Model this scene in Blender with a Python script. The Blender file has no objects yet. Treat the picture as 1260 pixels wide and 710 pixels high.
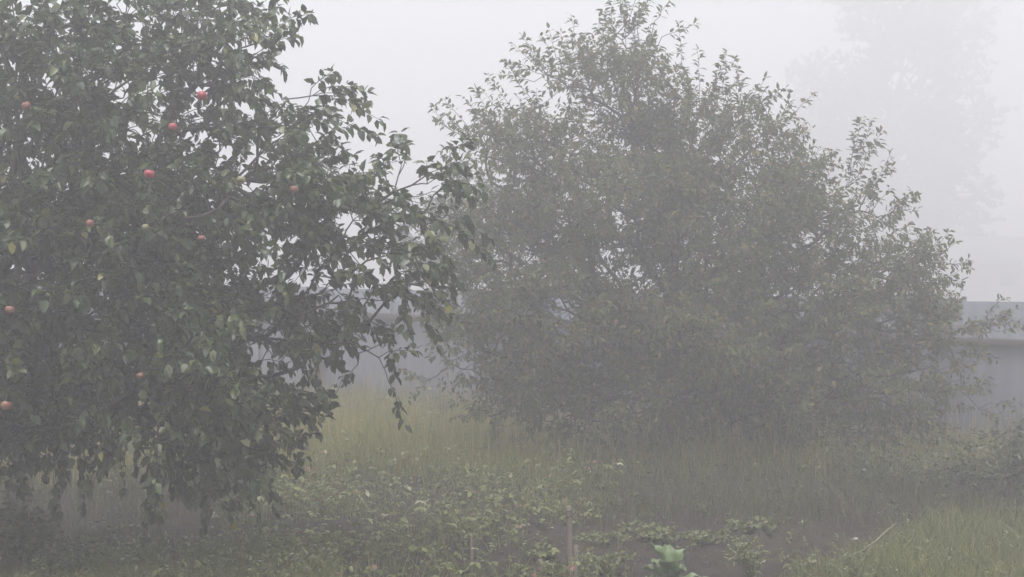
import bpy, math
import numpy as np
from mathutils import Vector

rng = np.random.default_rng(11)
scene = bpy.context.scene
COL = scene.collection
PI = math.pi

# ------------------------------------------------------------------ camera
FPX, W_PX, H_PX, HOR, CAMH = 2000.0, 1260.0, 710.0, 332.0, 2.1
cam_d = bpy.data.cameras.new("camera")
cam = bpy.data.objects.new("camera", cam_d)
COL.objects.link(cam)
cam_d.sensor_width = 36.0
cam_d.lens = 36.0 * FPX / W_PX
cam_d.clip_start, cam_d.clip_end = 0.1, 3000
cam.location = (0, 0, CAMH)
cam.rotation_euler = (PI / 2 - math.atan((H_PX / 2 - HOR) / FPX), 0, 0)
scene.camera = cam


def at(px, py, d):
    """world point seen at photo pixel px,py when it stands d metres away"""
    return np.array([(px - W_PX / 2) / FPX * d, d, CAMH - (py - HOR) / FPX * d])


def gdist(py):
    return CAMH * FPX / (py - HOR)


# ------------------------------------------------------------------ helpers
def tag(o, label=None, cat=None, group=None, kind=None):
    for k, v in (("label", label), ("category", cat), ("group", group), ("kind", kind)):
        if v:
            o[k] = v
    return o


def empty(name, loc=(0, 0, 0), rz=0.0):
    o = bpy.data.objects.new(name, None)
    COL.objects.link(o)
    o.empty_display_size = 0.2
    o.location = loc
    o.rotation_euler.z = rz
    return o


def mesh_obj(name, verts, polys, mat, parent=None, smooth=True, attrs=None):
    """polys: list of (m,k) int arrays, all faces of one size per array"""
    me = bpy.data.meshes.new(name)
    verts = np.ascontiguousarray(verts, np.float32).reshape(-1, 3)
    polys = [np.asarray(p, np.int32) for p in polys if len(p)]
    loops = np.concatenate([p.ravel() for p in polys])
    sizes = np.concatenate([np.full(len(p), p.shape[1], np.int32) for p in polys])
    starts = np.concatenate([[0], np.cumsum(sizes)[:-1]]).astype(np.int32)
    me.vertices.add(len(verts))
    me.vertices.foreach_set("co", verts.ravel())
    me.loops.add(len(loops))
    me.loops.foreach_set("vertex_index", loops)
    me.polygons.add(len(sizes))
    me.polygons.foreach_set("loop_start", starts)
    if smooth:
        me.polygons.foreach_set("use_smooth", np.ones(len(sizes), bool))
    for k, v in (attrs or {}).items():
        a = me.attributes.new(k, "FLOAT", "POINT")
        a.data.foreach_set("value", np.asarray(v, np.float32))
    me.update(calc_edges=True)
    me.validate()
    me.materials.append(mat)
    o = bpy.data.objects.new(name, me)
    COL.objects.link(o)
    o.parent = parent
    return o


def unit(v):
    v = np.asarray(v, float)
    return v / np.maximum(np.linalg.norm(v, axis=-1, keepdims=True), 1e-9)


class Leaves:
    """collects many leaf blades (folded, curled, 6 faces each) for one foliage mesh"""

    def __init__(self):
        self.v, self.t = [], []

    U = np.array([0, .33, .33, .33, .70, .70, .70, 1.0])
    S = np.array([0, -1, 0, 1, -.78, 0, .78, 0]) * .5

    def add(self, P, D, N, L, Wd, curl=.25, fold=.25, tint=None):
        P = np.atleast_2d(P)
        n = len(P)
        D = unit(np.broadcast_to(D, (n, 3)))
        N = np.broadcast_to(N, (n, 3))
        X = unit(np.cross(D, N))
        N = np.cross(X, D)
        L = np.broadcast_to(L, (n,))[:, None]
        Wd = np.broadcast_to(Wd, (n,))[:, None]
        curl = np.broadcast_to(curl, (n,))[:, None]
        fold = np.broadcast_to(fold, (n,))[:, None]
        u = self.U[None] * L
        s = self.S[None] * Wd
        wav = rng.normal(0, .05, (n, 8)) * L
        w = -curl * L * self.U[None] ** 2 + fold * np.abs(s) * 1.0 + wav * (np.abs(self.S[None]) > 0)
        V = P[:, None] + u[..., None] * D[:, None] + s[..., None] * X[:, None] + w[..., None] * N[:, None]
        self.v.append(V.reshape(-1, 3))
        t = rng.random(n) if tint is None else np.broadcast_to(tint, (n,))
        self.t.append(np.repeat(t, 8))

    def build(self, name, mat, parent=None):
        V = np.concatenate(self.v)
        n = len(V) // 8
        b = (np.arange(n) * 8)[:, None]
        tri = np.concatenate([b + np.array(k) for k in ((0, 3, 2), (0, 2, 1), (4, 5, 7), (5, 6, 7))])
        quad = np.concatenate([b + np.array(k) for k in ((1, 2, 5, 4), (2, 3, 6, 5))])
        return mesh_obj(name, V, [tri, quad], mat, parent, True, {"tint": np.concatenate(self.t)})


class Tubes:
    def __init__(self):
        self.v, self.q, self.n = [], [], 0

    def line(self, pts, rad, k=5, cap=True):
        """one continuous tapered tube through pts"""
        pts = np.asarray(pts, float)
        m = len(pts)
        if m < 2:
            return
        rad = np.broadcast_to(rad, (m,))
        T = unit(np.gradient(pts, axis=0))
        ref = np.array([0.31, 0.17, 0.94]) if abs(T[0][2]) < .9 else np.array([.95, .2, .1])
        X = unit(np.cross(T, ref))
        Y = np.cross(T, X)
        a = np.arange(k) / k * 2 * PI
        V = pts[:, None] + rad[:, None, None] * (np.cos(a)[None, :, None] * X[:, None] + np.sin(a)[None, :, None] * Y[:, None])
        V = V.reshape(-1, 3)
        i, j = np.meshgrid(np.arange(m - 1), np.arange(k), indexing="ij")
        j2 = (j + 1) % k
        Q = np.stack([i * k + j, i * k + j2, (i + 1) * k + j2, (i + 1) * k + j], -1).reshape(-1, 4)
        self.v.append(V)
        self.q.append(Q + self.n)
        self.n += len(V)

    def build(self, name, mat, parent=None):
        return mesh_obj(name, np.concatenate(self.v), [np.concatenate(self.q)], mat, parent)


# ------------------------------------------------------------------ materials
def new_mat(name):
    m = bpy.data.materials.new(name)
    m.use_nodes = True
    nt = m.node_tree
    nt.nodes.clear()
    out = nt.nodes.new("ShaderNodeOutputMaterial")
    return m, nt, out


def ramp(nt, stops):
    r = nt.nodes.new("ShaderNodeValToRGB")
    el = r.color_ramp.elements
    while len(el) < len(stops):
        el.new(.5)
    for e, (p, c) in zip(el, stops):
        e.position = p
        e.color = (*c, 1)
    return r


def leaf_mat(name, stops, rough=.45, transl=.35, spec=.4):
    m, nt, out = new_mat(name)
    a = nt.nodes.new("ShaderNodeAttribute")
    a.attribute_name = "tint"
    r = ramp(nt, stops)
    nt.links.new(a.outputs["Fac"], r.inputs[0])
    p = nt.nodes.new("ShaderNodeBsdfPrincipled")
    p.inputs["Roughness"].default_value = rough
    p.inputs["Specular IOR Level"].default_value = spec
    t = nt.nodes.new("ShaderNodeBsdfTranslucent")
    mx = nt.nodes.new("ShaderNodeMixShader")
    mx.inputs[0].default_value = transl
    nt.links.new(r.outputs[0], p.inputs["Base Color"])
    nt.links.new(r.outputs[0], t.inputs["Color"])
    nt.links.new(p.outputs[0], mx.inputs[1])
    nt.links.new(t.outputs[0], mx.inputs[2])
    nt.links.new(mx.outputs[0], out.inputs[0])
    return m


def noise_mat(name, stops, scale=8.0, rough=.85, detail=6, stretch=(1, 1, 1), bump=.3, spec=.3):
    m, nt, out = new_mat(name)
    tc = nt.nodes.new("ShaderNodeTexCoord")
    mp = nt.nodes.new("ShaderNodeMapping")
    mp.inputs["Scale"].default_value = stretch
    n = nt.nodes.new("ShaderNodeTexNoise")
    n.inputs["Scale"].default_value = scale
    n.inputs["Detail"].default_value = detail
    n.inputs["Roughness"].default_value = .62
    r = ramp(nt, stops)
    p = nt.nodes.new("ShaderNodeBsdfPrincipled")
    p.inputs["Roughness"].default_value = rough
    p.inputs["Specular IOR Level"].default_value = spec
    b = nt.nodes.new("ShaderNodeBump")
    b.inputs["Strength"].default_value = bump
    b.inputs["Distance"].default_value = .02
    nt.links.new(tc.outputs["Object"], mp.inputs[0])
    nt.links.new(mp.outputs[0], n.inputs["Vector"])
    nt.links.new(n.outputs["Fac"], r.inputs[0])
    nt.links.new(n.outputs["Fac"], b.inputs["Height"])
    nt.links.new(r.outputs[0], p.inputs["Base Color"])
    nt.links.new(b.outputs[0], p.inputs["Normal"])
    nt.links.new(p.outputs[0], out.inputs[0])
    return m


M = {}
M["apple_leaf"] = leaf_mat("apple_leaf", [(0, (.018, .032, .008)), (.35, (.034, .055, .012)), (.65, (.058, .082, .018)), (.88, (.10, .125, .034)), (.96, (.14, .15, .06)), (.978, (.22, .24, .16)), (.992, (.24, .22, .04))], .34, .3, .55)
M["pear_leaf"] = leaf_mat("pear_leaf", [(0, (.050, .068, .018)), (.4, (.084, .112, .030)), (.74, (.125, .145, .042)), (.88, (.17, .120, .055)), (.97, (.22, .18, .06))], .55, .42, .3)
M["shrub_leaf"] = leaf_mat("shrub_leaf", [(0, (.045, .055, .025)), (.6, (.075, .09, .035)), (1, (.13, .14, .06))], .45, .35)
M["far_leaf"] = leaf_mat("far_leaf", [(0, (.04, .05, .025)), (1, (.08, .09, .04))], .6, .3)
M["weed_leaf"] = leaf_mat("weed_leaf", [(0, (.075, .095, .035)), (.6, (.15, .175, .06)), (.9, (.27, .27, .13)), (1, (.38, .38, .27))], .5, .35)
M["cover_leaf"] = leaf_mat("cover_leaf", [(0, (.055, .075, .02)), (.45, (.12, .145, .04)), (.8, (.22, .235, .085)), (.93, (.36, .36, .23)), (1, (.20, .10, .06))], .45, .3)
M["dry_grass"] = leaf_mat("dry_grass", [(0, (.13, .165, .04)), (.5, (.27, .265, .08)), (.8, (.39, .33, .13)), (1, (.44, .32, .16))], .6, .5, .25)
M["green_grass"] = leaf_mat("green_grass", [(0, (.09, .11, .035)), (.6, (.18, .195, .07)), (1, (.32, .29, .14))], .55, .4, .25)
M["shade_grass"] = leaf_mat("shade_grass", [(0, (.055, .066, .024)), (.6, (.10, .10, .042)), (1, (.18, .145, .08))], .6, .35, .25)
M["bark"] = noise_mat("bark", [(.3, (.035, .028, .022)), (.7, (.10, .085, .07))], 9, .9, 8, (1, 1, .25), .7)
M["far_bark"] = noise_mat("far_bark", [(.3, (.05, .045, .04)), (.7, (.12, .11, .10))], 3, .9)
M["stem"] = noise_mat("stem", [(.3, (.10, .11, .05)), (.7, (.17, .17, .08))], 20, .7)
M["wood"] = noise_mat("weathered_wood", [(.25, (.13, .10, .085)), (.55, (.21, .17, .145)), (.8, (.29, .25, .22))], 14, .85, 8, (1, 1, .08), .5)
M["dark_wood"] = noise_mat("damp_wood", [(.25, (.055, .042, .038)), (.8, (.12, .095, .085))], 14, .85, 8, (1, 1, .08), .5)
M["red_wood"] = noise_mat("red_painted_wood", [(.25, (.09, .055, .048)), (.8, (.15, .095, .08))], 18, .8, 6, (1, 1, .2), .4)
M["dry_stick"] = noise_mat("dry_stick", [(.25, (.13, .115, .08)), (.8, (.27, .245, .185))], 18, .85)
M["sheet"] = noise_mat("fence_sheet", [(.2, (.085, .088, .116)), (.5, (.115, .12, .15)), (.8, (.15, .157, .185))], 1.3, .55, 8, (1, 1, .5), .05)
M["rail"] = noise_mat("fence_rail", [(.25, (.05, .04, .038)), (.8, (.09, .072, .068))], 10, .85, 8, (.1, 1, 1), .4)
M["apple_skin"] = noise_mat("apple_skin", [(.30, (.28, .025, .04)), (.62, (.34, .05, .06)), (.85, (.36, .15, .09))], 16, .35, 5, (1, 1, .35), .02, .5)
M["blush_skin"] = noise_mat("blush_apple_skin", [(.35, (.19, .055, .042)), (.65, (.20, .105, .06))], 14, .4, 5, (1, 1, .35), .02, .5)
M["pale_skin"] = noise_mat("pale_apple_skin", [(.35, (.19, .19, .09)), (.7, (.24, .22, .12))], 14, .4, 5, (1, 1, .35), .02, .5)
M["stone"] = noise_mat("stone", [(.3, (.28, .27, .25)), (.7, (.42, .41, .38))], 30, .8)
M["far_wall"] = noise_mat("far_wall", [(.3, (.20, .19, .18)), (.7, (.28, .27, .26))], 2, .9)
M["far_roof"] = noise_mat("far_roof", [(.3, (.13, .13, .14)), (.7, (.18, .18, .19))], 2, .8)
M["glass"] = noise_mat("window_glass", [(.3, (.03, .035, .04)), (.7, (.05, .05, .06))], 2, .15)


def cabbage_mat():
    m, nt, out = new_mat("cabbage_leaf")
    a = nt.nodes.new("ShaderNodeAttribute")
    a.attribute_name = "tint"
    r = ramp(nt, [(0, (.065, .11, .032)), (.55, (.105, .155, .052)), (.85, (.21, .27, .15)), (1, (.34, .39, .29))])
    n = nt.nodes.new("ShaderNodeTexNoise")
    n.inputs["Scale"].default_value = 35
    ad = nt.nodes.new("ShaderNodeMath")
    ad.operation = "MULTIPLY_ADD"
    ad.inputs[1].default_value = .35
    nt.links.new(n.outputs["Fac"], ad.inputs[0])
    sub = nt.nodes.new("ShaderNodeMath")
    sub.operation = "SUBTRACT"
    sub.inputs[1].default_value = .17
    nt.links.new(a.outputs["Fac"], sub.inputs[0])
    nt.links.new(sub.outputs[0], ad.inputs[2])
    nt.links.new(ad.outputs[0], r.inputs[0])
    p = nt.nodes.new("ShaderNodeBsdfPrincipled")
    p.inputs["Roughness"].default_value = .5
    nt.links.new(r.outputs[0], p.inputs["Base Color"])
    nt.links.new(p.outputs[0], out.inputs[0])
    return m


M["cabbage"] = cabbage_mat()


def soil_mat():
    m, nt, out = new_mat("garden_soil")
    tc = nt.nodes.new("ShaderNodeTexCoord")
    n1 = nt.nodes.new("ShaderNodeTexNoise")
    n1.inputs["Scale"].default_value = 1.1
    n1.inputs["Detail"].default_value = 5
    n2 = nt.nodes.new("ShaderNodeTexNoise")
    n2.inputs["Scale"].default_value = 22
    n2.inputs["Detail"].default_value = 8
    n2.inputs["Roughness"].default_value = .7
    r1 = ramp(nt, [(.3, (.022, .017, .016)), (.7, (.046, .037, .033))])
    r2 = ramp(nt, [(.42, (0, 0, 0)), (.62, (1, 1, 1))])
    r3 = ramp(nt, [(.3, (.028, .027, .016)), (.7, (.055, .046, .030))])
    mx = nt.nodes.new("ShaderNodeMix")
    mx.data_type = "RGBA"
    b = nt.nodes.new("ShaderNodeBump")
    b.inputs["Strength"].default_value = .8
    b.inputs["Distance"].default_value = .03
    p = nt.nodes.new("ShaderNodeBsdfPrincipled")
    p.inputs["Roughness"].default_value = .95
    p.inputs["Specular IOR Level"].default_value = .2
    L = nt.links.new
    L(tc.outputs["Object"], n1.inputs["Vector"])
    L(tc.outputs["Object"], n2.inputs["Vector"])
    L(n2.outputs["Fac"], r1.inputs[0])
    L(n2.outputs["Fac"], r3.inputs[0])
    L(n1.outputs["Fac"], r2.inputs[0])
    L(r2.outputs[0], mx.inputs[0])
    L(r1.outputs[0], mx.inputs[6])
    L(r3.outputs[0], mx.inputs[7])
    L(mx.outputs[2], p.inputs["Base Color"])
    L(n2.outputs["Fac"], b.inputs["Height"])
    L(b.outputs[0], p.inputs["Normal"])
    L(p.outputs[0], out.inputs[0])
    return m


M["soil"] = soil_mat()

# ------------------------------------------------------------------ ground
_ph = rng.random((40, 4))


def gz(x, y):
    """gentle garden unevenness"""
    x, y = np.asarray(x, float), np.asarray(y, float)
    z = np.zeros(np.broadcast(x, y).shape)
    for k in range(14):
        f = .5 + 5.5 * _ph[k, 0] ** 1.5
        a = _ph[k, 1] * 2 * PI
        z = z + np.sin((x * math.cos(a) + y * math.sin(a)) * f * 1.4 + _ph[k, 2] * 7) * .016 / f ** .8
    near = np.clip((60 - y) / 40, 0, 1) * np.clip((40 - np.abs(x)) / 25, 0, 1)
    return z * near


def ground():
    xs = np.concatenate([np.linspace(-240, -12, 24)[:-1], np.arange(-12, -5, .25), np.arange(-5, 6, .036), np.arange(6, 12, .25), np.linspace(12, 240, 24)])
    ys = np.concatenate([np.linspace(-40, 8, 14)[:-1], np.arange(8, 10.5, .25), np.arange(10.5, 17, .036), np.arange(17, 26, .25), np.linspace(26, 240, 24)])
    X, Y = np.meshgrid(xs, ys, indexing="ij")
    Z = gz(X, Y)
    fine = (X > -5) & (X < 6) & (Y > 10.5) & (Y < 17)
    clod = np.zeros_like(Z)
    for k in range(26):
        a = _ph[k, 3] * 2 * PI
        f = 9 + 30 * _ph[k, 2]
        clod += np.sin((X * math.cos(a) + Y * math.sin(a)) * f + 9 * _ph[k, 0])
    clod = clod / 5
    lump = rng.normal(0, 1, Z.shape)
    lump = lump + .5 * (np.roll(lump, 1, 0) + np.roll(lump, 1, 1) + np.roll(lump, -1, 0) + np.roll(lump, -1, 1))
    Z = Z + np.where(fine, .018 * clod + .019 * np.clip(lump, -.8, 2.8), 0)
    n, m = X.shape
    i, j = np.meshgrid(np.arange(n - 1), np.arange(m - 1), indexing="ij")
    Q = np.stack([i * m + j, (i + 1) * m + j, (i + 1) * m + j + 1, i * m + j + 1], -1).reshape(-1, 4)
    o = mesh_obj("ground", np.stack([X, Y, Z], -1), [Q], M["soil"])
    tag(o, kind="structure")


ground()


# ------------------------------------------------------------------ trees
def bez(p0, p1, t0, t1, n):
    t = np.linspace(0, 1, n)[:, None]
    return (2 * t**3 - 3 * t**2 + 1) * p0 + (t**3 - 2 * t**2 + t) * t0 + (-2 * t**3 + 3 * t**2) * p1 + (t**3 - t**2) * t1


def grow(root, base, trunk_pts, trunk_r, lobes, bark, leafm, twig_len, leaf_L, leaf_W, nleaf, up=.3, droop=.3,
         curl=.3, shoots=(), rtip=.004, k_path=.35, hang=.5, step=.16, clear=(), shell=1.5, clump=9, clump_r=.14, rexp=.42):
    """a trunk, limbs attached branch by branch inside the crown's lobes, twigs and leaves.
    lobes: (centre, radii, n twigs). All coordinates relative to base."""
    P = [np.array(p, float) for p in trunk_pts]
    par = [-1] + list(range(len(P) - 1))
    path = [0.0]
    for i in range(1, len(P)):
        path.append(path[-1] + np.linalg.norm(P[i] - P[i - 1]))
    dirs = [unit(P[1] - P[0])] + [unit(P[i] - P[i - 1]) for i in range(1, len(P))]
    ntr = len(P)
    crotch = P[-1]
    targets = []
    for li, (c, r, n) in enumerate(lobes):
        c, r = np.array(c, float), np.array(r, float)
        targets.append((c, li, False))
        ncl = max(1, int(round(n / clump)))
        d = unit(rng.normal(size=(ncl, 3)))
        rad = rng.random(ncl) ** (1 / (3 * shell)) * rng.uniform(.75, 1.02, ncl)
        cc = c + d * rad[:, None] * r
        pick = rng.integers(0, ncl, n)
        pos = cc[pick] + rng.normal(0, 1, (n, 3)) * clump_r * np.array([1, 1, .75])
        for q in pos:
            if q[2] > .12:
                targets.append((q, li, True))
    for tip, start in shoots:
        targets.append((np.array(start, float), -1, False))
    order = sorted(range(len(targets)), key=lambda i: np.linalg.norm(targets[i][0] - crotch) + (0 if not targets[i][2] else .25))
    chains = []
    twigs = []
    arrP = np.zeros((60000, 3))
    arrC = np.zeros(60000)
    arrP[:ntr] = P
    arrC[:ntr] = path
    arrC[:max(1, int(ntr * .45))] += 3
    nn = ntr
    for ti in order:
        q, li, is_twig = targets[ti]
        d = np.linalg.norm(arrP[:nn] - q, axis=1)
        j = int(np.argmin(d + k_path * arrC[:nn]))
        L = d[j]
        m = max(2, int(math.ceil(L / step)) + 1)
        pd = dirs[j]
        want = unit(q - arrP[j])
        pts = bez(arrP[j], q, unit(pd + want * .8 + np.array([0, 0, .15])) * L * .9, unit(want + np.array([0, 0, up * .5])) * L * .8, m)
        pts[1:-1] += rng.normal(0, .05 * min(L, .6), (m - 2, 3))
        chain = [j]
        for k in range(1, m):
            arrP[nn] = pts[k]
            arrC[nn] = arrC[j] + L * k / (m - 1)
            P.append(pts[k])
            par.append(chain[-1])
            dirs.append(unit(pts[k] - pts[k - 1]))
            chain.append(nn)
            nn += 1
        chains.append(chain)
        if is_twig:
            twigs.append((nn - 1, li))
    cnt = np.zeros(nn)
    for t, _ in twigs:
        cnt[t] += 1
    for i in range(nn - 1, 0, -1):
        if par[i] >= 0:
            cnt[par[i]] += cnt[i]
    P = np.array(P)
    R = rtip * np.maximum(cnt, 1) ** rexp
    R[:ntr] = np.maximum(R[:ntr], np.interp(np.arange(ntr), np.arange(len(trunk_r)), trunk_r))
    R = np.minimum(R, trunk_r[-1] * 1.0) if ntr == 0 else np.where(np.arange(nn) < ntr, R, np.minimum(R, trunk_r[-1] * .8))
    wood = Tubes()
    wood.line(P[:ntr], R[:ntr], 10)
    for ch in chains:
        rr = R[ch].copy()
        rr[0] = min(rr[0], rr[1] * 1.15)
        thick = rr.max()
        if len(ch) >= 2:
            wood.line(P[ch], rr, 7 if thick > .02 else (5 if thick > .009 else 3))
    lv = Leaves()
    tw_pts = []
    for t, li in twigs:
        c, r, _ = lobes[li]
        p = P[t]
        out = unit((p - np.array(c)) / np.array(r))
        d = unit(out * .8 + dirs[t] * .6 + np.array([0, 0, up]) + rng.normal(0, .35, 3))
        L = twig_len * rng.uniform(.6, 1.35)
        tw_pts.append((p, d, L, nleaf, droop))
    for tip, start in shoots:
        tip, start = np.array(tip, float), np.array(start, float)
        L = np.linalg.norm(tip - start)
        tw_pts.append((start, unit(tip - start), L, max(nleaf, int(L / twig_len * nleaf * 1.2)), droop * .15))
    LP, LD, LN = [], [], []
    for p, d, L, nl, dr in tw_pts:
        n = 5
        s = np.linspace(0, 1, n)[:, None]
        pts = p + d * L * s + np.array([0, 0, -1]) * dr * L * s**2
        pts[1:] += rng.normal(0, .012 * min(1, L * 3), (n - 1, 3))
        wood.line(pts, np.linspace(rtip, rtip * .45, n), 3)
        k = max(2, int(nl * rng.uniform(.75, 1.25)))
        tt = np.concatenate([rng.uniform(.12, 1, k - 1), [1.0]])
        bp = np.stack([np.interp(tt, s[:, 0], pts[:, a]) for a in range(3)], -1)
        ang = np.arange(k) * 2.4 + rng.random() * 6
        ax = unit(np.cross(d, [0.1, .2, 1]))
        ay = np.cross(ax, d)
        radial = np.cos(ang)[:, None] * ax + np.sin(ang)[:, None] * ay
        ld = unit(radial * rng.uniform(.7, 1.1, (k, 1)) + d * rng.uniform(.3, 1.0, (k, 1)) + np.array([0, 0, -hang]) + rng.normal(0, .28, (k, 3)))
        ln = unit(np.array([0, 0, 1.0]) + radial * .15 + rng.normal(0, .38, (k, 3)))
        LP.append(bp + ld * .012)
        LD.append(ld)
        LN.append(ln)
    LP, LD, LN = map(np.concatenate, (LP, LD, LN))
    keep = LP[:, 2] > .02
    for c, rad in clear:
        mid = LP + LD * leaf_L * .5
        keep &= np.linalg.norm(mid - np.array(c), axis=1) > rad
    LP, LD, LN = LP[keep], LD[keep], LN[keep]
    n = len(LP)
    sz = rng.uniform(.6, 1.2, n)
    lv.add(LP, LD, LN, leaf_L * sz, leaf_W * sz * rng.uniform(.8, 1.15, n), curl * rng.uniform(.2, 1.8, n), rng.uniform(.1, .6, n))
    wood.build("trunk", bark, root)
    lv.build("crown", leafm, root)
    return n


def lobes_px(base, d, spec, s, dens, margin=0):
    """crown lobes given as (px, py, rx, ry, depth offset, depth radius[, density])"""
    out = []
    for e in spec:
        px, py, rx, ry, dy, dr = e[:6]
        den = e[6] if len(e) > 6 else 1.0
        c = at(px, py, d + dy) - base
        r = np.array([rx / s, dr, ry / s])
        vol = r[0] * r[1] * r[2] * 4.19
        n = max(4, int(dens * den * vol ** .85))
        m = margin / s  # twigs and leaves reach this far past the lobe
        r = np.maximum(r - np.array([m, m * .5, m]), r * .42)
        out.append((c, r, n))
    return out


# ---- apple tree
AD = 11.4
a_base = at(-45, 700, AD)
a_base[2] = 0
apple_spots = [  # px, py, distance, radius, skin, label
    (184, 214, 12.35, .042, "apple_skin", "brightest red apple, hanging whole in the middle of the apple tree"),
    (213, 156, 12.45, .034, "apple_skin", "red apple half behind leaves just up and right of the brightest apple"),
    (249, 118, 12.6, .040, "apple_skin", "highest red apple, hanging near the thin top of the apple tree"),
    (33, 130, 12.5, .036, "blush_skin", "dull red apple high in the crown near the left edge of the photo"),
    (362, 233, 12.75, .038, "blush_skin", "dull red apple hanging farthest right, where the long bough begins"),
    (111, 275, 12.3, .034, "blush_skin", "small dull orange apple in dark leaves below and left of the brightest apple"),
    (248, 293, 12.15, .028, "blush_skin", "tiny reddish apple deep in the dark middle of the apple tree"),
    (179, 279, 12.3, .027, "pale_skin", "tiny pale apple straight below the brightest red apple"),
    (297, 221, 12.4, .036, "pale_skin", "pale yellow green apple, the palest one in the apple tree"),
    (12, 381, 11.9, .036, "blush_skin", "coral pink apple, upper of the two at the crown's left edge"),
    (7, 499, 11.9, .041, "blush_skin", "lowest apple, coral pink, hanging low at the left edge above the bush"),
    (172, 462, 12.4, .030, "blush_skin", "faint brownish red apple low in the dark foliage above the drooping boughs"),
]
SC = AD / 14.0
apple_spots = [(px, py, d * SC, r * SC, k, l) for px, py, d, r, k, l in apple_spots]
apple_c = [(at(px, py, d) - a_base, r) for px, py, d, r, _, _ in apple_spots]
ap_spec = [
    (40, 330, 270, 200, 0, 1.55, 1.25), (-150, 260, 200, 260, .2, 1.5, .8), (40, 330, 110, 90, -.6, .7, 1.0), (150, 150, 190, 140, 0, 1.3), (40, 50, 190, 130, .1, 1.2, .5),
    (230, 20, 100, 80, .1, .8, .5), (310, 70, 60, 60, 0, .6, .65), (355, 122, 52, 34, -.1, .5, .8),
    (300, 220, 130, 110, -.1, 1.1), (410, 254, 70, 40, -.2, .6, 1.2), (485, 236, 60, 26, -.2, .45, 1.1), (540, 222, 40, 16, -.2, .4, 1.0), (510, 262, 50, 26, -.1, .4, 1.1),
    (430, 310, 80, 42, -.1, .6, 1.0), (505, 340, 50, 26, -.1, .4, .9), (370, 375, 80, 50, 0, .7, .9), (455, 395, 42, 22, -.1, .3, 1.0), (466, 440, 18, 16, -.1, .25, .7),
    (270, 420, 95, 110, -.1, 1.1), (372, 450, 22, 30, -.2, .3, .8), (200, 480, 140, 90, -.2, 1.2), (190, 552, 70, 34, -.5, .7, .8), (295, 550, 48, 30, -.4, .4, .9),
    (60, 490, 130, 70, 0, 1.2, .8), (90, 525, 90, 42, -.3, .9, .9), (-20, 515, 80, 50, -.2, .9, .9), (265, 545, 60, 38, -.4, .6, .9), (352, 566, 22, 18, -.4, .25, 1.3), (310, 505, 45, 50, -.3, .45, 1.0), (310, 460, 45, 50, -.2, .5, .9),
]
ap_lobes = lobes_px(a_base, AD, ap_spec, FPX / AD, 84, 36)
root = empty("apple_tree", a_base)
tag(root, "large dark apple tree carrying red apples, filling the left of the garden", "tree")
NA = grow(root, a_base, [(0, 0, -.15), (0, 0, .1), (.03, .0, .45), (.0, .03, .8), (.06, .0, 1.15), (.1, .0, 1.5)], [.16, .13, .115, .11, .105, .10], ap_lobes,
          M["bark"], M["apple_leaf"], .28, .078, .048, 23, up=.12, droop=.35, hang=.5,
          shoots=[(at(438, 105, AD) - a_base, at(385, 118, AD) - a_base), (at(368, 40, AD) - a_base, at(325, 60, AD) - a_base),
                  (at(345, 4, AD) - a_base, at(300, 40, AD) - a_base), (at(578, 195, 13.8 * SC) - a_base, at(530, 212, 13.8 * SC) - a_base),
                  (at(560, 385, 13.8 * SC) - a_base, at(480, 350, 13.8 * SC) - a_base), (at(545, 330, 13.8 * SC) - a_base, at(490, 335, 13.8 * SC) - a_base),
                  (at(194, 602, 13.4 * SC) - a_base, at(192, 560, 13.4 * SC) - a_base),
                  (at(60, 0, 13 * SC) - a_base, at(70, 60, 13.4 * SC) - a_base)],
          clear=[(c + np.array([0, -.03, 0]), r + .03) for c, r in apple_c] + [(c + np.array([0, -.09, .01]), .05) for c, r in apple_c] + [(c + np.array([0, -.2, .02]), .05) for c, r in apple_c] + [(c + np.array([0, -.32, .03]), .05) for c, r in apple_c])


def apple(c, r, skin, label):
    t = empty("apple", c)
    tag(t, label, "apple", "apples hanging in the apple tree")
    nu, nv = 14, 10
    V, Q = [], []
    sq = rng.uniform(.9, 1.02)
    for j in range(nv + 1):
        th = PI * j / nv
        rr = r * (math.sin(th) ** .9)
        z = r * sq * math.cos(th) * .92 - r * .28 * math.exp(-(th / .45) ** 2) + r * .14 * math.exp(-((PI - th) / .4) ** 2)
        for i in range(nu):
            a = 2 * PI * i / nu
            V.append((rr * math.cos(a) * (1 + .03 * math.cos(3 * a)), rr * math.sin(a), z))
    for j in range(nv):
        for i in range(nu):
            i2 = (i + 1) % nu
            Q.append((j * nu + i, (j + 1) * nu + i, (j + 1) * nu + i2, j * nu + i2))
    mesh_obj("fruit", V, [np.array(Q)], M[skin], t)
    st = Tubes()
    st.line([(0, 0, r * .55), (.002, .001, r * .95), (.006, .004, r * 1.5)], [.0022, .0018, .0022], 5)
    st.build("stem", M["bark"], t)
    t.rotation_euler = (rng.normal(0, .25), rng.normal(0, .25), rng.random() * 6)


for (px, py, d, r, skin, lab), (c, _) in zip(apple_spots, apple_c):
    apple(at(px, py, d), r, skin, lab)

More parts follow.
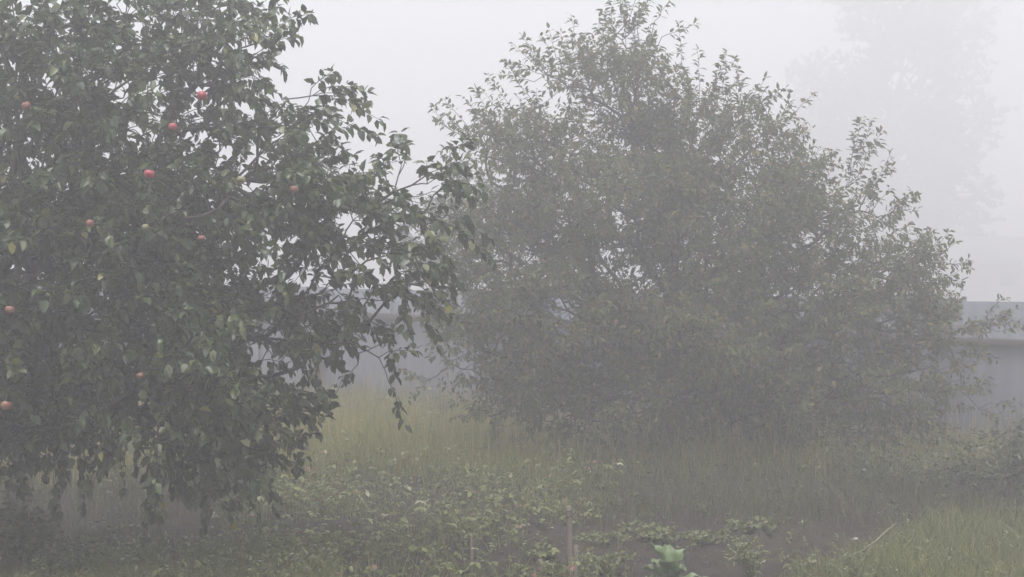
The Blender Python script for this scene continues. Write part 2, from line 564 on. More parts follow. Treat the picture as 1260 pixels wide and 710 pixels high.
# ---- pear tree
PD = 17.5
p_base = at(826, 572, PD)
p_base[2] = 0
pr_spec = [
    (760, 120, 70, 95, 0, .8), (772, 45, 20, 35, 0, .3, .8), (685, 95, 38, 40, 0, .4, .8), (655, 185, 72, 66, -.1, .8), (590, 165, 35, 30, 0, .35, .8),
    (850, 180, 95, 85, 0, 1.0), (930, 165, 50, 45, 0, .5), (965, 215, 52, 52, 0, .6), (875, 115, 32, 38, 0, .35, .8),
    (735, 255, 150, 105, 0, 1.5), (895, 285, 150, 105, -.1, 1.5), (1015, 285, 45, 48, 0, .6), (1068, 262, 30, 34, 0, .4, .8),
    (615, 300, 78, 66, -.1, .9), (585, 400, 58, 58, -.2, .7, .8), (690, 395, 130, 95, -.3, 1.5, .8), (850, 410, 150, 105, -.3, 1.7, .85), (1000, 375, 120, 95, -.2, 1.4, .9),
    (1095, 330, 70, 50, 0, .7), (1160, 325, 30, 20, 0, .3, .9), (1125, 410, 85, 55, -.1, .8, .9), (1195, 400, 34, 20, 0, .3, .9), (1080, 475, 110, 60, -.3, 1.0, .8),
    (950, 490, 130, 60, -.5, 1.2, 1.0), (780, 490, 130, 52, -.5, 1.2, 1.0), (655, 470, 85, 45, -.4, .8, .95), (1175, 470, 40, 32, -.1, .4, .8),
    (560, 345, 30, 40, -.1, .4, .8), (545, 440, 24, 22, -.2, .3, .8), (620, 500, 50, 26, -.4, .6, .8), (720, 525, 70, 22, -.6, .8, .7), (900, 535, 90, 24, -.7, .9, .7), (1040, 530, 80, 26, -.6, .8, .8), (1130, 530, 50, 26, -.3, .5, .8),
]
pr_lobes = lobes_px(p_base, PD, pr_spec, FPX / PD, 112, 37)
sh = [((770, 0), (770, 60)), ((640, 42), (668, 90)), ((702, 16), (715, 75)), ((836, 28), (845, 120)), ((905, 70), (880, 120)), ((965, 106), (925, 140)), ((1000, 175), (985, 210)),
      ((1070, 150), (1040, 230)), ((1125, 232), (1075, 280)), ((1080, 178), (1030, 225)), ((1192, 318), (1140, 335)), ((1165, 285), (1140, 330)), ((1243, 385), (1185, 405)), ((602, 92), (640, 150)), ((572, 118), (600, 165)), ((546, 140), (585, 175)),
      ((545, 190), (585, 205)), ((655, 60), (690, 110)), ((735, 20), (750, 80)), ((800, 30), (785, 90)), ((1225, 440), (1170, 430)), ((1060, 215), (1020, 250)), ((500, 330), (560, 345)), ((745, 12), (752, 70)), ((785, 12), (778, 70)), ((665, 45), (690, 95)), ((620, 75), (660, 130)), ((720, 40), (725, 90)), ((860, 60), (860, 120)), ((820, 60), (815, 130)), ((885, 80), (880, 130)), ((940, 95), (915, 140)), ((1010, 195), (995, 240)), ((1050, 165), (1045, 225)), ((1095, 205), (1060, 250)), ((1110, 255), (1075, 290)), ((1150, 290), (1125, 325)), ((1185, 345), (1150, 350)), ((1215, 395), (1180, 405)), ((560, 205), (600, 215)), ((610, 120), (640, 165)), ((770, -8), (765, 50)), ((790, 8), (775, 60)), ((752, 0), (755, 60)), ((712, 45), (725, 110)), ((690, 40), (705, 100)), ((895, 65), (875, 120)), ((912, 85), (890, 140)), ((955, 110), (925, 160)), ((972, 125), (940, 175)), ((1085, 160), (1052, 220)), ((1060, 145), (1045, 205)), ((1130, 240), (1085, 285)), ((1175, 300), (1135, 330)), ((1195, 330), (1150, 345)), ((1235, 395), (1190, 408)), ((1250, 380), (1200, 402)), ((585, 108), (615, 165)), ((560, 150), (600, 185)), ((1100, 190), (1065, 240)), ((520, 250), (580, 280))]
root = empty("pear_tree", p_base)
tag(root, "tall rounded tree with yellowing narrow leaves, hazier, standing in grass in the middle", "tree")
NP = grow(root, p_base, [(0, 0, -.15), (0, 0, .1), (.02, .02, .35), (.0, .0, .7), (-.04, .0, 1.1), (-.02, .05, 1.6), (.02, .0, 2.2)], [.14, .11, .10, .095, .09, .08, .065], pr_lobes,
          M["bark"], M["pear_leaf"], .32, .074, .033, 19, up=.65, droop=.10, hang=.2,
          shoots=[(at(*a, PD) - p_base, at(*b, PD) - p_base) for a, b in sh], curl=.35)

# ---- young tree beyond the fence
y_base = at(552, 420, 31)
y_base[2] = 0
root = empty("young_tree", y_base)
tag(root, "small pale tree beyond the fence, faint between the apple tree and the middle tree", "tree")
grow(root, y_base, [(0, 0, -.1), (0, 0, .6), (.05, 0, 1.3), (0, 0, 2.0)], [.07, .06, .05, .04],
     lobes_px(y_base, 31, [(545, 300, 55, 50, 0, .8), (580, 250, 45, 50, 0, .7), (530, 350, 40, 30, 0, .6), (600, 320, 40, 40, 0, .6)], 64.5, 60),
     M["bark"], M["far_leaf"], .35, .11, .06, 12, up=.4, droop=.15)

# ---- tall trees in the far fog
for i, (px, d, spec, lab) in enumerate([
    (1085, 116, [(1080, 250, 90, 85, 0, 3), (1060, 150, 84, 70, 0, 2.8), (1110, 90, 72, 70, 0, 2.5), (1090, 0, 66, 70, 0, 2.5), (1060, -70, 54, 60, 0, 3), (1130, 190, 66, 60, 0, 2.5), (1020, 190, 48, 60, 0, 3)],
     "huge tree fading into the fog beyond the fence, rising past the top of the photo"),
    (1165, 124, [(1165, 240, 60, 60, 0, 2.5), (1180, 140, 45, 60, 0, 2.2), (1170, 40, 40, 60, 0, 3), (1175, -50, 33, 50, 0, 3)],
     "slimmer, fainter fog tree standing just right of the huge tree"),
    (985, 126, [(990, 270, 60, 60, 0, 2.5), (1000, 180, 45, 50, 0, 3), (1010, 110, 33, 40, 0, 2.5)],
     "lower faint fog tree half hidden behind the middle tree's right shoulder"),
]):
    b = at(px, 400, d)
    b[2] = 0
    root = empty("fog_tree", b)
    tag(root, lab, "tree", "tall trees faint in the fog beyond the fence")
    top = CAMH + (HOR - 120) / FPX * d
    grow(root, b, [(0, 0, -.3), (.1, 0, top * .2), (-.1, 0, top * .4), (.1, 0, top * .6), (0, 0, top * .8)], [.55, .45, .38, .3, .2],
         lobes_px(b, d, spec, FPX / d, 5), M["far_bark"], M["far_leaf"], 1.0, .28, .2, 22, up=.4, droop=.2, rtip=.03, step=.6, clump=6, clump_r=.5)

# ------------------------------------------------------------------ fence
FL, FR = np.array([-1.15, 23.0]), np.array([5.82, 19.4])
fdir = unit(FR - FL)
fnor = np.array([fdir[1], -fdir[0]])  # towards the garden
if fnor[1] > 0:
    fnor = -fnor
flen = np.linalg.norm(FR - FL)


def fpt(s):
    return FL + fdir * s


def ftop(s):
    return 1.81 - .08 * s / flen


def frail(s):
    return 1.41 - .18 * np.clip(s / flen, -1.5, 1.6)


def box_between(a, b, z0a, z1a, z0b, z1b, off0, off1):
    V = []
    for (s, z0, z1) in ((a, z0a, z1a), (b, z0b, z1b)):
        for o in (off0, off1):
            p = fpt(s) + fnor * o
            V += [(p[0], p[1], z0), (p[0], p[1], z1)]
    Q = [(0, 1, 3, 2), (4, 6, 7, 5), (0, 4, 5, 1), (2, 3, 7, 6), (1, 5, 7, 3), (0, 2, 6, 4)]
    return V, np.array(Q)


fo = empty("garden_fence", (0, 0, 0))
tag(fo, "blue grey sheet fence with a brown wooden rail running behind both trees", "fence")
# the post seen between the trees at photo column 396
tpx = (396 - 630) / FPX
s_post = (tpx * FL[1] - FL[0]) / (fdir[0] - tpx * fdir[1])
PW = 1.16
for k in range(-10, 13):
    s0, s1 = s_post + k * PW - .02, s_post + (k + 1) * PW + .02
    n = 25
    ss = np.linspace(s0, s1, n)
    ph = np.arange(n) % 4
    dep = np.where((ph == 1) | (ph == 2), .018, 0) + (.030 if k % 2 else 0)
    zt = ftop(s0) + rng.normal(0, .008)
    V = []
    for s, dd in zip(ss, dep):
        p = fpt(s) - fnor * dd
        for z, o in ((0.02, 0), (zt, 0)):
            V.append((p[0], p[1], z))
    for s, dd in zip(ss, dep):
        p = fpt(s) - fnor * (dd + .004)
        for z in (0.02, zt):
            V.append((p[0], p[1], z))
    Q = []
    for i in range(n - 1):
        a = 2 * i
        Q += [(a, a + 2, a + 3, a + 1), (a + 2 * n, a + 2 * n + 1, a + 2 * n + 3, a + 2 * n + 2), (a + 1, a + 3, a + 3 + 2 * n, a + 1 + 2 * n)]
    mesh_obj("sheet_panel", V, [np.array(Q)], M["sheet"], fo, smooth=False)
for k in range(-9, 13, 3):
    s = s_post + k * PW
    V, Q = box_between(s - .045, s + .045, -.2, ftop(s) - .12, -.2, ftop(s) - .12, .062, .14)
    mesh_obj("post", V, [Q], M["rail"], fo, smooth=False)
for k in range(-9, 12, 3):
    a, b = s_post + k * PW + .004, s_post + (k + 3) * PW - .004
    V, Q = box_between(a, b, frail(a) - .05, frail(a) + .05, frail(b) - .05, frail(b) + .05, .003, .058)
    mesh_obj("rail", V, [Q], M["rail"], fo, smooth=False)


# ------------------------------------------------------------------ far barn
def far_house():
    d = 112.0
    x0, x1 = (1150 - 630) / FPX * d, (1420 - 630) / FPX * d
    eave, ridge = 2.6, CAMH + (HOR - 293) / FPX * d
    h = empty("farm_shed", ((x0 + x1) / 2, d, 0))
    tag(h, "long low shed with a pitched roof, almost lost in fog beyond the fence", "building")
    cx = (x0 + x1) / 2
    hx, hy = (x1 - x0) / 2, 3.2
    V = [(-hx, -hy, 0), (hx, -hy, 0), (hx, hy, 0), (-hx, hy, 0), (-hx, -hy, eave), (hx, -hy, eave), (hx, hy, eave), (-hx, hy, eave), (-hx, 0, ridge - .1), (hx, 0, ridge - .1)]
    mesh_obj("wall", V, [np.array([(0, 1, 5, 4), (2, 3, 7, 6)]), np.array([(1, 2, 6, 9, 5), (3, 0, 4, 8, 7)])], M["far_wall"], h, False)
    e = .35
    sl = (ridge - eave) / hy
    V = []
    for x in (-hx - e, hx + e):
        V += [(x, -hy - e, eave - sl * e), (x, 0, ridge), (x, hy + e, eave - sl * e), (x, -hy - e, eave - sl * e + .12), (x, 0, ridge + .12), (x, hy + e, eave - sl * e + .12)]
    Q = [(0, 6, 7, 1), (1, 7, 8, 2), (3, 4, 10, 9), (4, 5, 11, 10), (0, 3, 9, 6), (2, 8, 11, 5), (0, 1, 4, 3), (1, 2, 5, 4), (6, 9, 10, 7), (7, 10, 11, 8)]
    mesh_obj("roof", V, [np.array(Q)], M["far_roof"], h, False)
    for wx in (-3.5, 1.5):
        V = [(wx - .5, -hy - .02, 1.0), (wx + .5, -hy - .02, 1.0), (wx + .5, -hy - .02, 1.9), (wx - .5, -hy - .02, 1.9),
             (wx - .5, -hy + .02, 1.0), (wx + .5, -hy + .02, 1.0), (wx + .5, -hy + .02, 1.9), (wx - .5, -hy + .02, 1.9)]
        mesh_obj("window", V, [np.array([(0, 1, 2, 3), (4, 7, 6, 5), (0, 4, 5, 1), (3, 2, 6, 7), (0, 3, 7, 4), (1, 5, 6, 2)])], M["glass"], h, False)


far_house()


# ------------------------------------------------------------------ grasses and ground cover
class Blades:
    def __init__(self):
        self.v, self.t = [], []

    def add(self, x, y, h, w, lean, tint, twist=None):
        n = len(x)
        a = rng.random(n) * 2 * PI
        b = rng.random(n) * 2 * PI
        z = gz(x, y) - .01
        rows = []
        for t, ww in ((0, 1.0), (.4, .85), (.75, .55), (1, .08)):
            off = lean * h * t**1.8
            px = x + np.cos(a) * off
            py = y + np.sin(a) * off
            pz = z + h * t * (1 - .25 * (lean * t) ** 2)
            for sg in (-1, 1):
                rows.append(np.stack([px + np.cos(b) * w * ww * sg / 2, py + np.sin(b) * w * ww * sg / 2, pz], -1))
        self.v.append(np.stack(rows, 1).reshape(-1, 3))
        self.t.append(np.repeat(tint, 8))

    def build(self, name, mat, parent=None):
        V = np.concatenate(self.v)
        n = len(V) // 8
        b = (np.arange(n) * 8)[:, None]
        Q = np.concatenate([b + np.array(k) for k in ((0, 1, 3, 2), (2, 3, 5, 4), (4, 5, 7, 6))])
        return mesh_obj(name, V, [Q], mat, parent, True, {"tint": np.concatenate(self.t)})


def patch(x, y, seed=0, f=1.0):
    """smooth 0..1 clump field"""
    s = np.zeros_like(x)
    for k in range(10):
        a = _ph[(k + seed) % 40, 1] * 2 * PI
        ff = f * (.8 + 3 * _ph[(k + seed) % 40, 0])
        s = s + np.sin((x * math.cos(a) + y * math.sin(a)) * ff + 9 * _ph[(k + seed) % 40, 2])
    return 1 / (1 + np.exp(-s * .9))


def px_of(x, y):
    return 630 + x / y * FPX


def py_of(y):
    return HOR + CAMH / y * FPX


def scatter(n, x0, x1, y0, y1, keep):
    x, y = rng.uniform(x0, x1, n), rng.uniform(y0, y1, n)
    p = keep(x, y)
    k = rng.random(n) < p
    return x[k], y[k]


def sm(a, lo, hi):
    return np.clip((a - lo) / (hi - lo), 0, 1)


def fence_y(x):
    return FL[1] + (x - FL[0]) * fdir[1] / fdir[0]


# tall meadow grass in front of the fence
def keep_tall(x, y):
    px = px_of(x, y)
    k = sm(y, 15.3, 16.2) * (y < fence_y(x) - .15) * (.25 + .75 * patch(x, y, 3, 1.6))
    return k * np.where(px > 780, .9, 1)


x, y = scatter(105000, -5.5, 7.0, 14.8, 25.5, keep_tall)
px = px_of(x, y)
tallg = Blades()
hh = np.where(px < 760, .45, .38) * rng.uniform(.45, 1.25, len(x)) * (.7 + .5 * patch(x, y, 9, 1.2))
tallg.add(x, y, hh, rng.uniform(.005, .010, len(x)), rng.uniform(.05, .7, len(x)), np.clip(rng.normal(.45, .25, len(x)) + .15 * (patch(x, y, 5, 1.1) - .5), 0, 1))
# seed heads and dry stalks
k = rng.random(len(x)) < .06
xs, ys = x[k], y[k]
tallg.add(xs, ys, rng.uniform(.5, .85, len(xs)), np.full(len(xs), .006), rng.uniform(.02, .25, len(xs)), np.clip(rng.normal(.85, .1, len(xs)), 0, 1))
tag(tallg.build("tall_grass", M["dry_grass"]), "tall yellowing meadow grass growing between the trees and the fence", "grass", kind="stuff")


# short green grass in the right foreground and a strip on the left
def keep_right(x, y):
    px, py = px_of(x, y), py_of(y)
    edge = 716 - (px - 985) * .44
    return sm(py - np.maximum(edge, 642), -8, 10) * (px > 930) * (.4 + .6 * patch(x, y, 13, 2.5))


def keep_left(x, y):
    px, py = px_of(x, y), py_of(y)
    return sm(py, 668, 690) * (px < 420) * (.35 + .65 * patch(x, y, 17, 2.2))


gg = Blades()
x, y = scatter(60000, 1.2, 5.5, 10.2, 14.2, keep_right)
gg.add(x, y, rng.uniform(.07, .24, len(x)) * (.7 + .6 * patch(x, y, 2, 3)), rng.uniform(.004, .009, len(x)), rng.uniform(.1, 1.0, len(x)), np.clip(rng.normal(.5, .25, len(x)), 0, 1))
x, y = scatter(30000, -4.6, -.8, 10.2, 12.8, keep_left)
gg.add(x, y, rng.uniform(.05, .20, len(x)), rng.uniform(.004, .008, len(x)), rng.uniform(.1, 1.0, len(x)), np.clip(rng.normal(.5, .25, len(x)), 0, 1))
tag(gg.build("short_grass", M["green_grass"]), "short pale green grass along the near edge of the plot", "grass", kind="stuff")


# thin brownish grass in the shade under both trees
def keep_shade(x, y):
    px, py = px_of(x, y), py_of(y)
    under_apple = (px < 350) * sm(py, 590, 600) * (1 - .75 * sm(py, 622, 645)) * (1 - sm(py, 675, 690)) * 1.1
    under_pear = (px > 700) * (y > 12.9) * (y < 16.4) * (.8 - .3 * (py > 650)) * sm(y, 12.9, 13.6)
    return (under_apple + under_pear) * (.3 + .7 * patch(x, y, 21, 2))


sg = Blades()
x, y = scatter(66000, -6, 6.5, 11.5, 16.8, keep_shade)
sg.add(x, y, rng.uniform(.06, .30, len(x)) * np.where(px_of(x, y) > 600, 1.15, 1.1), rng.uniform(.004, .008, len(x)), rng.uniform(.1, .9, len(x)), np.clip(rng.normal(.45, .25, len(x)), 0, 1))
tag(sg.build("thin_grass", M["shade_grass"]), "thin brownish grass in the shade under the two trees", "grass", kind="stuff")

# small-leaved meadow weeds mixed through the grasses
def weeds(name, n, area, keep, hmax, L, mat, label):
    x, y = scatter(n, *area, keep)
    m = len(x)
    lv, st = Leaves(), Tubes()
    H = hmax * rng.uniform(.35, 1.1, m)
    ax, ay = rng.normal(0, .18, m) * H, rng.normal(0, .18, m) * H
    z = gz(x, y)
    for i in range(m):
        st.line([(x[i], y[i], z[i] - .02), (x[i] + ax[i] * .35, y[i] + ay[i] * .35, z[i] + H[i] * .5), (x[i] + ax[i], y[i] + ay[i], z[i] + H[i])], [.0028, .002, .0012], 3)
    k = 9
    t = rng.uniform(.25, 1, (m, k))
    P = np.stack([x[:, None] + ax[:, None] * t**1.4, y[:, None] + ay[:, None] * t**1.4, z[:, None] + H[:, None] * t], -1).reshape(-1, 3)
    az = rng.random(m * k) * 2 * PI
    D = np.stack([np.cos(az), np.sin(az), rng.normal(.25, .45, m * k)], -1)
    N = unit(np.array([0, 0, 1.0]) + rng.normal(0, .4, (m * k, 3)))
    s = L * rng.uniform(.5, 1.3, m * k)
    lv.add(P, D, N, s, s * .42, .3, .3)
    o = empty(name)
    st.build("stem", M["stem"], o)
    lv.build("foliage", mat, o)
    tag(o, label, "weeds", kind="stuff")


weeds("meadow_weeds", 1500, (-4.5, 7, 15.0, 22.5), lambda x, y: keep_tall(x, y) * .8, .52, .055, M["weed_leaf"], "small leaved weeds mixed through the tall meadow grass")
weeds("weeds", 900, (1.2, 5.5, 10.4, 14.2), lambda x, y: keep_right(x, y) * .55, .22, .04, M["weed_leaf"], "small leaved weeds among the short grass at the near right edge")
weeds("weeds", 1300, (-4.6, -.8, 10.4, 12.4), lambda x, y: keep_left(x, y) * .7, .25, .048, M["weed_leaf"], "small leaved weeds in the grass at the near left edge")
weeds("weeds", 420, (-1.0, 3.6, 10.4, 13.6), lambda x, y: (px_of(x, y) > 640) * (px_of(x, y) < 1040) * sm(py_of(y), 636, 650) * patch(x, y, 33, 4) ** 2, .13, .035, M["weed_leaf"], "sparse low weeds on the bare soil around the cabbage")
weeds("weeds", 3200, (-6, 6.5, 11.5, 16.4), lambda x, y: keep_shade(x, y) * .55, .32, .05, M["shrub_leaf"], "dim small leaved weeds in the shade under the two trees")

# low broad-leaved ground cover patch (three-leaflet leaves on short stalks)
cov = Leaves()


def keep_cov(x, y):
    px, py = px_of(x, y), py_of(y)
    a = sm(px, 250, 330) * (1 - sm(px, 690, 780)) * sm(py, 578, 592)
    bare = 1.4 * np.exp(-((px - 385) / 75) ** 2 - ((py - 664) / 18) ** 2) + 1.3 * np.exp(-((px - 600) / 80) ** 2 - ((py - 702) / 17) ** 2) + 1.3 * np.exp(-((px - 690) / 55) ** 2 - ((py - 680) / 30) ** 2)
    return a * (1 - np.clip(bare * 1.2, 0, .97)) * (.15 + .85 * patch(x, y, 29, 2.2) ** 1.3)


x, y = scatter(11500, -3.2, 1.4, 10.4, 17, keep_cov)
h = .02 + rng.random(len(x)) ** 1.6 * .24 * (.35 + 1.1 * patch(x, y, 7, 3.2))
az = rng.random(len(x)) * 2 * PI
z = gz(x, y)
sz = .02 + .045 * rng.random(len(x)) ** 1.5
tt = np.clip(rng.normal(.5, .27, len(x)), 0, 1)
for da in (-1.25, 0, 1.25):
    d = np.stack([np.cos(az + da), np.sin(az + da), rng.normal(-.15, .25, len(x))], -1)
    nn = unit(np.stack([rng.normal(0, .22, len(x)), rng.normal(0, .22, len(x)), np.ones(len(x))], -1))
    cov.add(np.stack([x, y, z + h], -1), d, nn, sz, sz * .62, .25, .25, tt)
xg, yg = scatter(26000, -3.2, 1.4, 10.4, 17, lambda x, y: keep_cov(x, y) * .9)
cg = Blades()
cg.add(xg, yg, rng.uniform(.05, .26, len(xg)), rng.uniform(.004, .008, len(xg)), rng.uniform(.1, .9, len(xg)), np.clip(rng.normal(.45, .25, len(xg)), 0, 1))
tag(cg.build("grass", M["green_grass"]), "grass blades mixed through the low leafy patch", "grass", kind="stuff")
tag(cov.build("ground_cover", M["cover_leaf"]), "low patch of broad trifoliate leaves covering the middle of the plot", "ground cover", kind="stuff")


# ------------------------------------------------------------------ shrubs and weeds
def shrub(name, px, py, d, w, h, n, L, Wd, mat, label, cat, group=None, up=.5, depth=None):
    b = at(px, py, d)
    b[2] = 0
    r = empty(name, b)
    tag(r, label, cat, group)
    st, lv = Tubes(), Leaves()
    dep = depth or w
    for i in range(n):
        a = rng.random() * 2 * PI
        q = rng.random() ** .5
        tip = np.array([math.cos(a) * w * q, math.sin(a) * dep * q, h * rng.uniform(.45, 1.05) * (1.1 - .45 * q)])
        s0 = np.array([math.cos(a) * w * .15 * q, math.sin(a) * dep * .15 * q, -.02])
        m = 7
        pts = bez(s0, tip, np.array([0, 0, h * up * 1.6]), (tip - s0) * .7 + np.array([0, 0, -h * .25]), m)
        pts[1:] += rng.normal(0, .012, (m - 1, 3))
        st.line(pts, np.linspace(.005, .0018, m), 4)
        k = int(rng.uniform(9, 16))
        t = rng.uniform(.3, 1, k)
        bp = np.stack([np.interp(t, np.linspace(0, 1, m), pts[:, c]) for c in range(3)], -1)
        ang = rng.random(k) * 2 * PI
        ld = unit(np.stack([np.cos(ang), np.sin(ang), rng.normal(.05, .45, k)], -1))
        ln = unit(np.array([0, 0, 1]) + rng.normal(0, .4, (k, 3)))
        s = rng.uniform(.6, 1.2, k)
        lv.add(bp, ld, ln, L * s, Wd * s, .3, .3)
    st.build("stem", M["stem"], r)
    lv.build("foliage", mat, r)
    return r


shrub("leafy_bush", -5, 720, 11.0, .42, .75, 70, .055, .042, M["shrub_leaf"], "dark leafy bush in the near left corner below the apple tree", "bush")
shrub("low_bush", 25, 645, 11.5, .38, .50, 46, .05, .036, M["shrub_leaf"], "shaded low bush behind the near left corner bush", "bush")
shrub("weed_clump", 108, 705, 11.3, .24, .27, 60, .045, .022, M["weed_leaf"], "bushy green weed clump on bare ground right of the corner bush", "weed")
shrub("leafy_bush", 1258, 610, 15.0, .48, .88, 95, .06, .034, M["shrub_leaf"], "green bush with yellowish leaves at the right edge before the fence", "bush", None)
shrub("leafy_bush", 1185, 615, 14.8, .45, .62, 85, .05, .03, M["shrub_leaf"], "lower bush beside the middle tree's right skirt, left of the right edge bush", "bush", None)
shrub("leafy_bush", 1090, 600, 15.3, .5, .52, 70, .05, .028, M["shrub_leaf"], "dim low bush under the right side of the middle tree", "bush", None)
shrub("weed_clump", 285, 715, 11.0, .22, .15, 30, .04, .016, M["weed_leaf"], "low green weed at the near edge below the dark soil under the apple tree", "weed")
shrub("weed_clump", 545, 520, 21.0, .14, .75, 16, .06, .02, M["weed_leaf"], "tall thin weed standing above the meadow grass before the fence", "weed")
shrub("weed_clump", 925, 712, 11.1, .16, .30, 22, .05, .016, M["weed_leaf"], "feathery upright weed in the soil right of the cabbage", "weed")
shrub("weed_clump", 1045, 716, 11.0, .16, .22, 22, .045, .016, M["weed_leaf"], "low pale weed below the dry stick at the near edge", "weed")
shrub("weed_clump", 985, 712, 11.2, .14, .16, 20, .04, .018, M["weed_leaf"], "small low weed between the feathery weed and the dry stick", "weed")

wproto = shrub("seedling", 0, 600, 14, .12, .12, 14, .04, .024, M["weed_leaf"], "small green seedling in the sparse rows beside the stakes and cabbage", "seedling", "seedlings in the sparse rows")
spots = [(722, 692), (742, 697), (765, 688), (782, 662), (798, 668), (815, 672), (845, 662), (862, 668), (880, 665), (898, 668), (755, 672), (720, 668), (935, 656), (915, 676), (665, 690), (905, 655), (640, 706), (680, 704)]
for i, (px, py) in enumerate(spots):
    o = wproto
    d = gdist(py)
    if i:
        o = wproto.copy()
        COL.objects.link(o)
        for ch in list(wproto.children):
            c = ch.copy()
            COL.objects.link(c)
            c.parent = o
    p = at(px + rng.uniform(-4, 4), py, d)
    o.location = (p[0], p[1], float(gz(p[0], p[1])))
    o.rotation_euler.z = rng.random() * 6
    s = rng.uniform(.75, 1.3)
    o.scale = (s, s, s * rng.uniform(.7, 1.2))


# ------------------------------------------------------------------ cabbage
def cabbage():
    d = 11.0
    b = at(825, 722, d)
    b[2] = float(gz(b[0], b[1]))
    r = empty("cabbage", b)
    r.scale = (1.22, 1.22, 1.2)
    tag(r, "young cabbage with upright grey green leaves, alone in the soil at the near edge", "cabbage")
    spec = [  # azimuth (deg, 0 = right, 90 = away), tilt from vertical, length, width
        (170, 14, .235, .12), (30, 16, .20, .115), (250, 26, .17, .115), (95, 12, .21, .11), (195, 48, .17, .085), (-8, 78, .21, .08), (310, 40, .13, .09), (130, 40, .17, .10), (60, 52, .16, .09), (215, 72, .16, .08)]
    for az, tilt, L, Wd in spec:
        az, tl = math.radians(az), math.radians(tilt)
        outv = np.array([math.cos(az), math.sin(az), 0])
        side = np.array([-math.sin(az), math.cos(az), 0])
        nu, nv = 12, 11
        V, T, Q = [], [], []
        ph = rng.random() * 6
        for i in range(nu + 1):
            t = i / nu
            ang = tl + t**2 * .55
            # integrate the midrib
            if i == 0:
                c = outv * .015 + np.array([0, 0, .02])
            else:
                c = c + L / nu * (outv * math.sin(ang) + np.array([0, 0, math.cos(ang)]))
            nrm = -outv * math.cos(ang) + np.array([0, 0, math.sin(ang)])
            wid = Wd * (.12 + .88 * math.sin(PI * min(1, .08 + t * .86)) ** .8) * (1 if t < .9 else 1 - (t - .9) * 3)
            for j in range(nv + 1):
                u = j / nv * 2 - 1
                cup = .30 * wid * u * u
                ruf = .012 * abs(u) ** 2.5 * math.sin(t * 17 + ph + (2 if u > 0 else 0)) + .003 * math.sin(u * 14 + t * 19)
                V.append(c + side * u * wid / 2 + nrm * (cup + ruf))
                rib = 1.0 if abs(u) < .06 else 0
                T.append(np.clip(.42 + .34 * abs(u) ** 4 + .2 * t**4 + .4 * rib * (1 - t), 0, 1))
        for i in range(nu):
            for j in range(nv):
                a = i * (nv + 1) + j
                Q.append((a, a + 1, a + nv + 2, a + nv + 1))
        mesh_obj("leaf", V, [np.array(Q)], M["cabbage"], r, True, {"tint": T})
    st = Tubes()
    st.line([(0, 0, -.03), (0, 0, .03), (0, 0, .06)], [.014, .016, .012], 8)
    st.build("stalk", M["stem"], r)


cabbage()


# ------------------------------------------------------------------ stakes
def stake(px, py, top, w, dep, mat, label, lean=(0, 0), point=False, notch=False):
    d = gdist(py)
    b = at(px, py, d)
    h = (py - top) / FPX * d
    zg = float(gz(b[0], b[1]))
    o_v, Q = [], []
    n = 7
    for i in range(n + 1):
        t = i / n
        z = -.1 + (h + .1) * t
        sc = 1 - .06 * t
        jx, jy = rng.normal(0, .0015, 2)
        for (sx, sy) in ((-1, -1), (1, -1), (1, 1), (-1, 1)):
            o_v.append((sx * w / 2 * sc + lean[0] * z + jx, sy * dep / 2 * sc + lean[1] * z + jy, z + (sx * .006 if i == n else 0)))
    for i in range(n):
        for j in range(4):
            j2 = (j + 1) % 4
            Q.append((i * 4 + j, i * 4 + j2, (i + 1) * 4 + j2, (i + 1) * 4 + j))
    Q.append((n * 4, n * 4 + 1, n * 4 + 2, n * 4 + 3))
    me = mesh_obj("wooden_stake", o_v, [np.array(Q)], mat, None, False)
    me.location = (b[0], b[1], zg)
    bv = me.modifiers.new("bevel", "BEVEL")
    bv.width, bv.segments = .003, 1
    tag(me, label, "stake", "stakes standing in the plot")
    return me


s1 = stake(702, 706, 617, .034, .03, M["wood"], "tallest weathered stake, thick and brown, left of the cabbage", (-.02, .0))
t = Tubes()  # dark twine wound near its top
t.line([(.024 * math.cos(a) - .008, .022 * math.sin(a), .40 + .006 * a) for a in np.linspace(0, 4 * PI, 26)], .004, 5)
t.build("twine", M["dark_wood"], s1)
stake(709, 716, 670, .026, .024, M["wood"], "shorter stake leaning close to the tallest stake's right side", (.0, -.02))
stake(580, 716, 664, .016, .016, M["wood"], "thin stick standing alone in the leafy patch", (.01, 0))
stake(1031, 648, 606, .022, .022, M["red_wood"], "faint reddish stake in the grass under the middle tree's right side", (.02, 0))


# ------------------------------------------------------------------ dry stick, stone, leaf
def dry_stick():
    pts_px = [(1002, 703, 0.01), (1022, 697, .02), (1043, 692, .035), (1062, 683, .06), (1079, 671, .11), (1090, 660, .15), (1101, 651, .20)]
    d0 = gdist(705)
    b = at(1022, 700, d0)
    b[2] = float(gz(b[0], b[1]))
    r = empty("dry_stick", b)
    tag(r, "pale forked dry stick lying between bare soil and the right grass", "stick")
    P = []
    for k, (px, py, up) in enumerate(pts_px):
        d = d0 + .10 * k
        q = at(px, py, d)
        P.append(q - b)
    t = Tubes()
    t.line(np.array(P) + np.array([0, 0, .03]), np.array([.003, .004, .005, .005, .0055, .006, .005]), 6)
    t.build("branch", M["dry_stick"], r)
    t = Tubes()
    c = P[2] + np.array([0, 0, .03])
    t.line([c, c + np.array([-.02, .0, .03]), c + np.array([-.05, .01, .055]), c + np.array([-.08, .02, .06])], [.004, .004, .003, .002], 5)
    t.build("side_twig", M["dry_stick"], r)
    t = Tubes()
    c = P[2] + np.array([0, 0, .03])
    t.line([c, c + np.array([-.04, -.02, .012]), c + np.array([-.10, -.03, .0])], [.003, .003, .002], 5)
    t.build("side_twig", M["dry_stick"], r)


dry_stick()


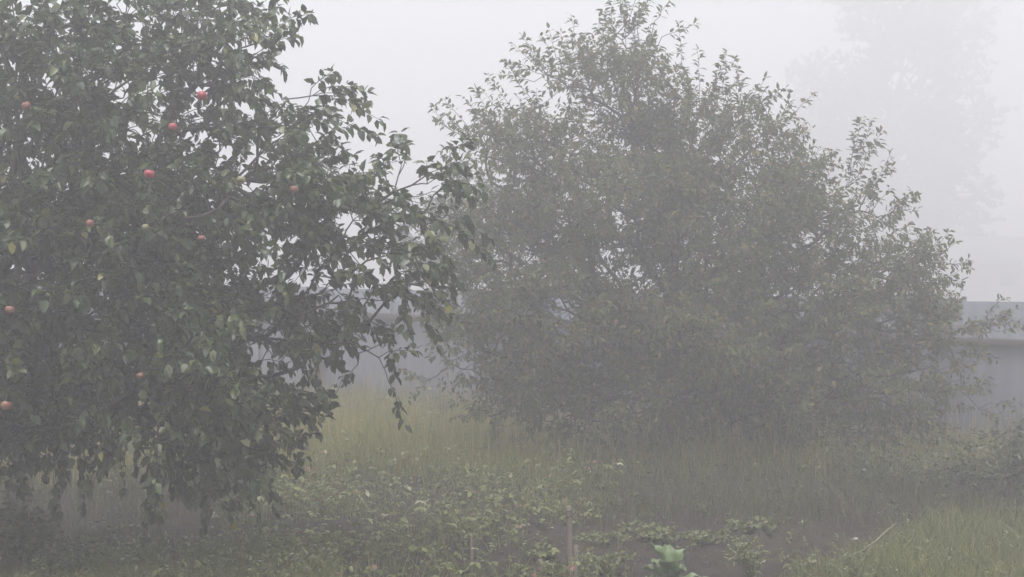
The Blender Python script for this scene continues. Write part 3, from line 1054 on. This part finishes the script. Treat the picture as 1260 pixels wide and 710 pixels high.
def stone():
    import bmesh
    bm = bmesh.new()
    bmesh.ops.create_icosphere(bm, subdivisions=3, radius=1)
    for v in bm.verts:
        n = v.co.copy()
        f = 1 + .12 * math.sin(n.x * 3 + 1) + .1 * math.sin(n.y * 4 + n.z * 3)
        v.co = Vector((n.x * .026 * f, n.y * .02 * f, n.z * .014 * f))
    me = bpy.data.meshes.new("stone")
    bm.to_mesh(me)
    bm.free()
    for p in me.polygons:
        p.use_smooth = True
    me.materials.append(M["stone"])
    o = bpy.data.objects.new("stone", me)
    COL.objects.link(o)
    p = at(1053, 659, gdist(661))
    o.location = (p[0], p[1], float(gz(p[0], p[1])) + .02)
    tag(o, "small whitish stone on bare soil above the dry stick", "stone")


stone()

# ------------------------------------------------------------------ haze, sky, sun
hz_m, nt, out = new_mat("fog")
pv = nt.nodes.new("ShaderNodeVolumePrincipled")
pv.inputs["Color"].default_value = (.971, .966, .982, 1)
pv.inputs["Density"].default_value = .0206
pv.inputs["Anisotropy"].default_value = .5
nt.links.new(pv.outputs[0], out.inputs["Volume"])
x0, x1, y0, y1, z0, z1 = -260, 260, -60, 260, -1.3, 24
V = [(x, y, z) for x in (x0, x1) for y in (y0, y1) for z in (z0, z1)]
Q = [(0, 1, 3, 2), (4, 6, 7, 5), (0, 4, 5, 1), (2, 3, 7, 6), (0, 2, 6, 4), (1, 5, 7, 3)]
hz = mesh_obj("haze", V, [np.array(Q)], hz_m, None, False)
tag(hz, "pale morning fog filling the whole garden", "fog", kind="stuff")

SUN_EL, SUN_AZ = math.radians(78), math.radians(-150)  # azimuth from +Y towards +X
w = bpy.data.worlds.new("World")
scene.world = w
w.use_nodes = True
nt = w.node_tree
nt.nodes.clear()
sky = nt.nodes.new("ShaderNodeTexSky")
sky.sky_type = "NISHITA"
sky.sun_disc = False
sky.sun_elevation = SUN_EL
sky.sun_rotation = SUN_AZ
sky.dust_density = 5
sky.air_density = 1
hs = nt.nodes.new("ShaderNodeHueSaturation")
hs.inputs["Saturation"].default_value = .22
bg = nt.nodes.new("ShaderNodeBackground")
bg.inputs["Strength"].default_value = .12
wo = nt.nodes.new("ShaderNodeOutputWorld")
nt.links.new(sky.outputs[0], hs.inputs["Color"])
nt.links.new(hs.outputs[0], bg.inputs[0])
nt.links.new(bg.outputs[0], wo.inputs[0])

sd = bpy.data.lights.new("sun", "SUN")
sd.energy = .85
sd.angle = math.radians(25)
sd.color = (1, .985, .97)
so = bpy.data.objects.new("sun", sd)
COL.objects.link(so)
dv = Vector((math.sin(SUN_AZ) * math.cos(SUN_EL), math.cos(SUN_AZ) * math.cos(SUN_EL), math.sin(SUN_EL)))
so.rotation_euler = (-dv).to_track_quat("-Z", "Y").to_euler()
so.location = (0, 0, 60)

# ------------------------------------------------------------------ render settings
vs = scene.view_settings
scene.display_settings.display_device = "sRGB"
vs.view_transform = "Standard"
vs.look = "None"
vs.gamma = 1
vs.use_curve_mapping = False
vs.exposure = 1.29
scene.render.engine = "CYCLES"
cy = scene.cycles
cy.use_denoising = True
cy.denoiser = "OPENIMAGEDENOISE"
cy.max_bounces = 10
cy.diffuse_bounces = 3
cy.glossy_bounces = 2
cy.transmission_bounces = 4
cy.volume_bounces = 6
cy.transparent_max_bounces = 10
cy.use_adaptive_sampling = False
print("leaves", NA, NP)
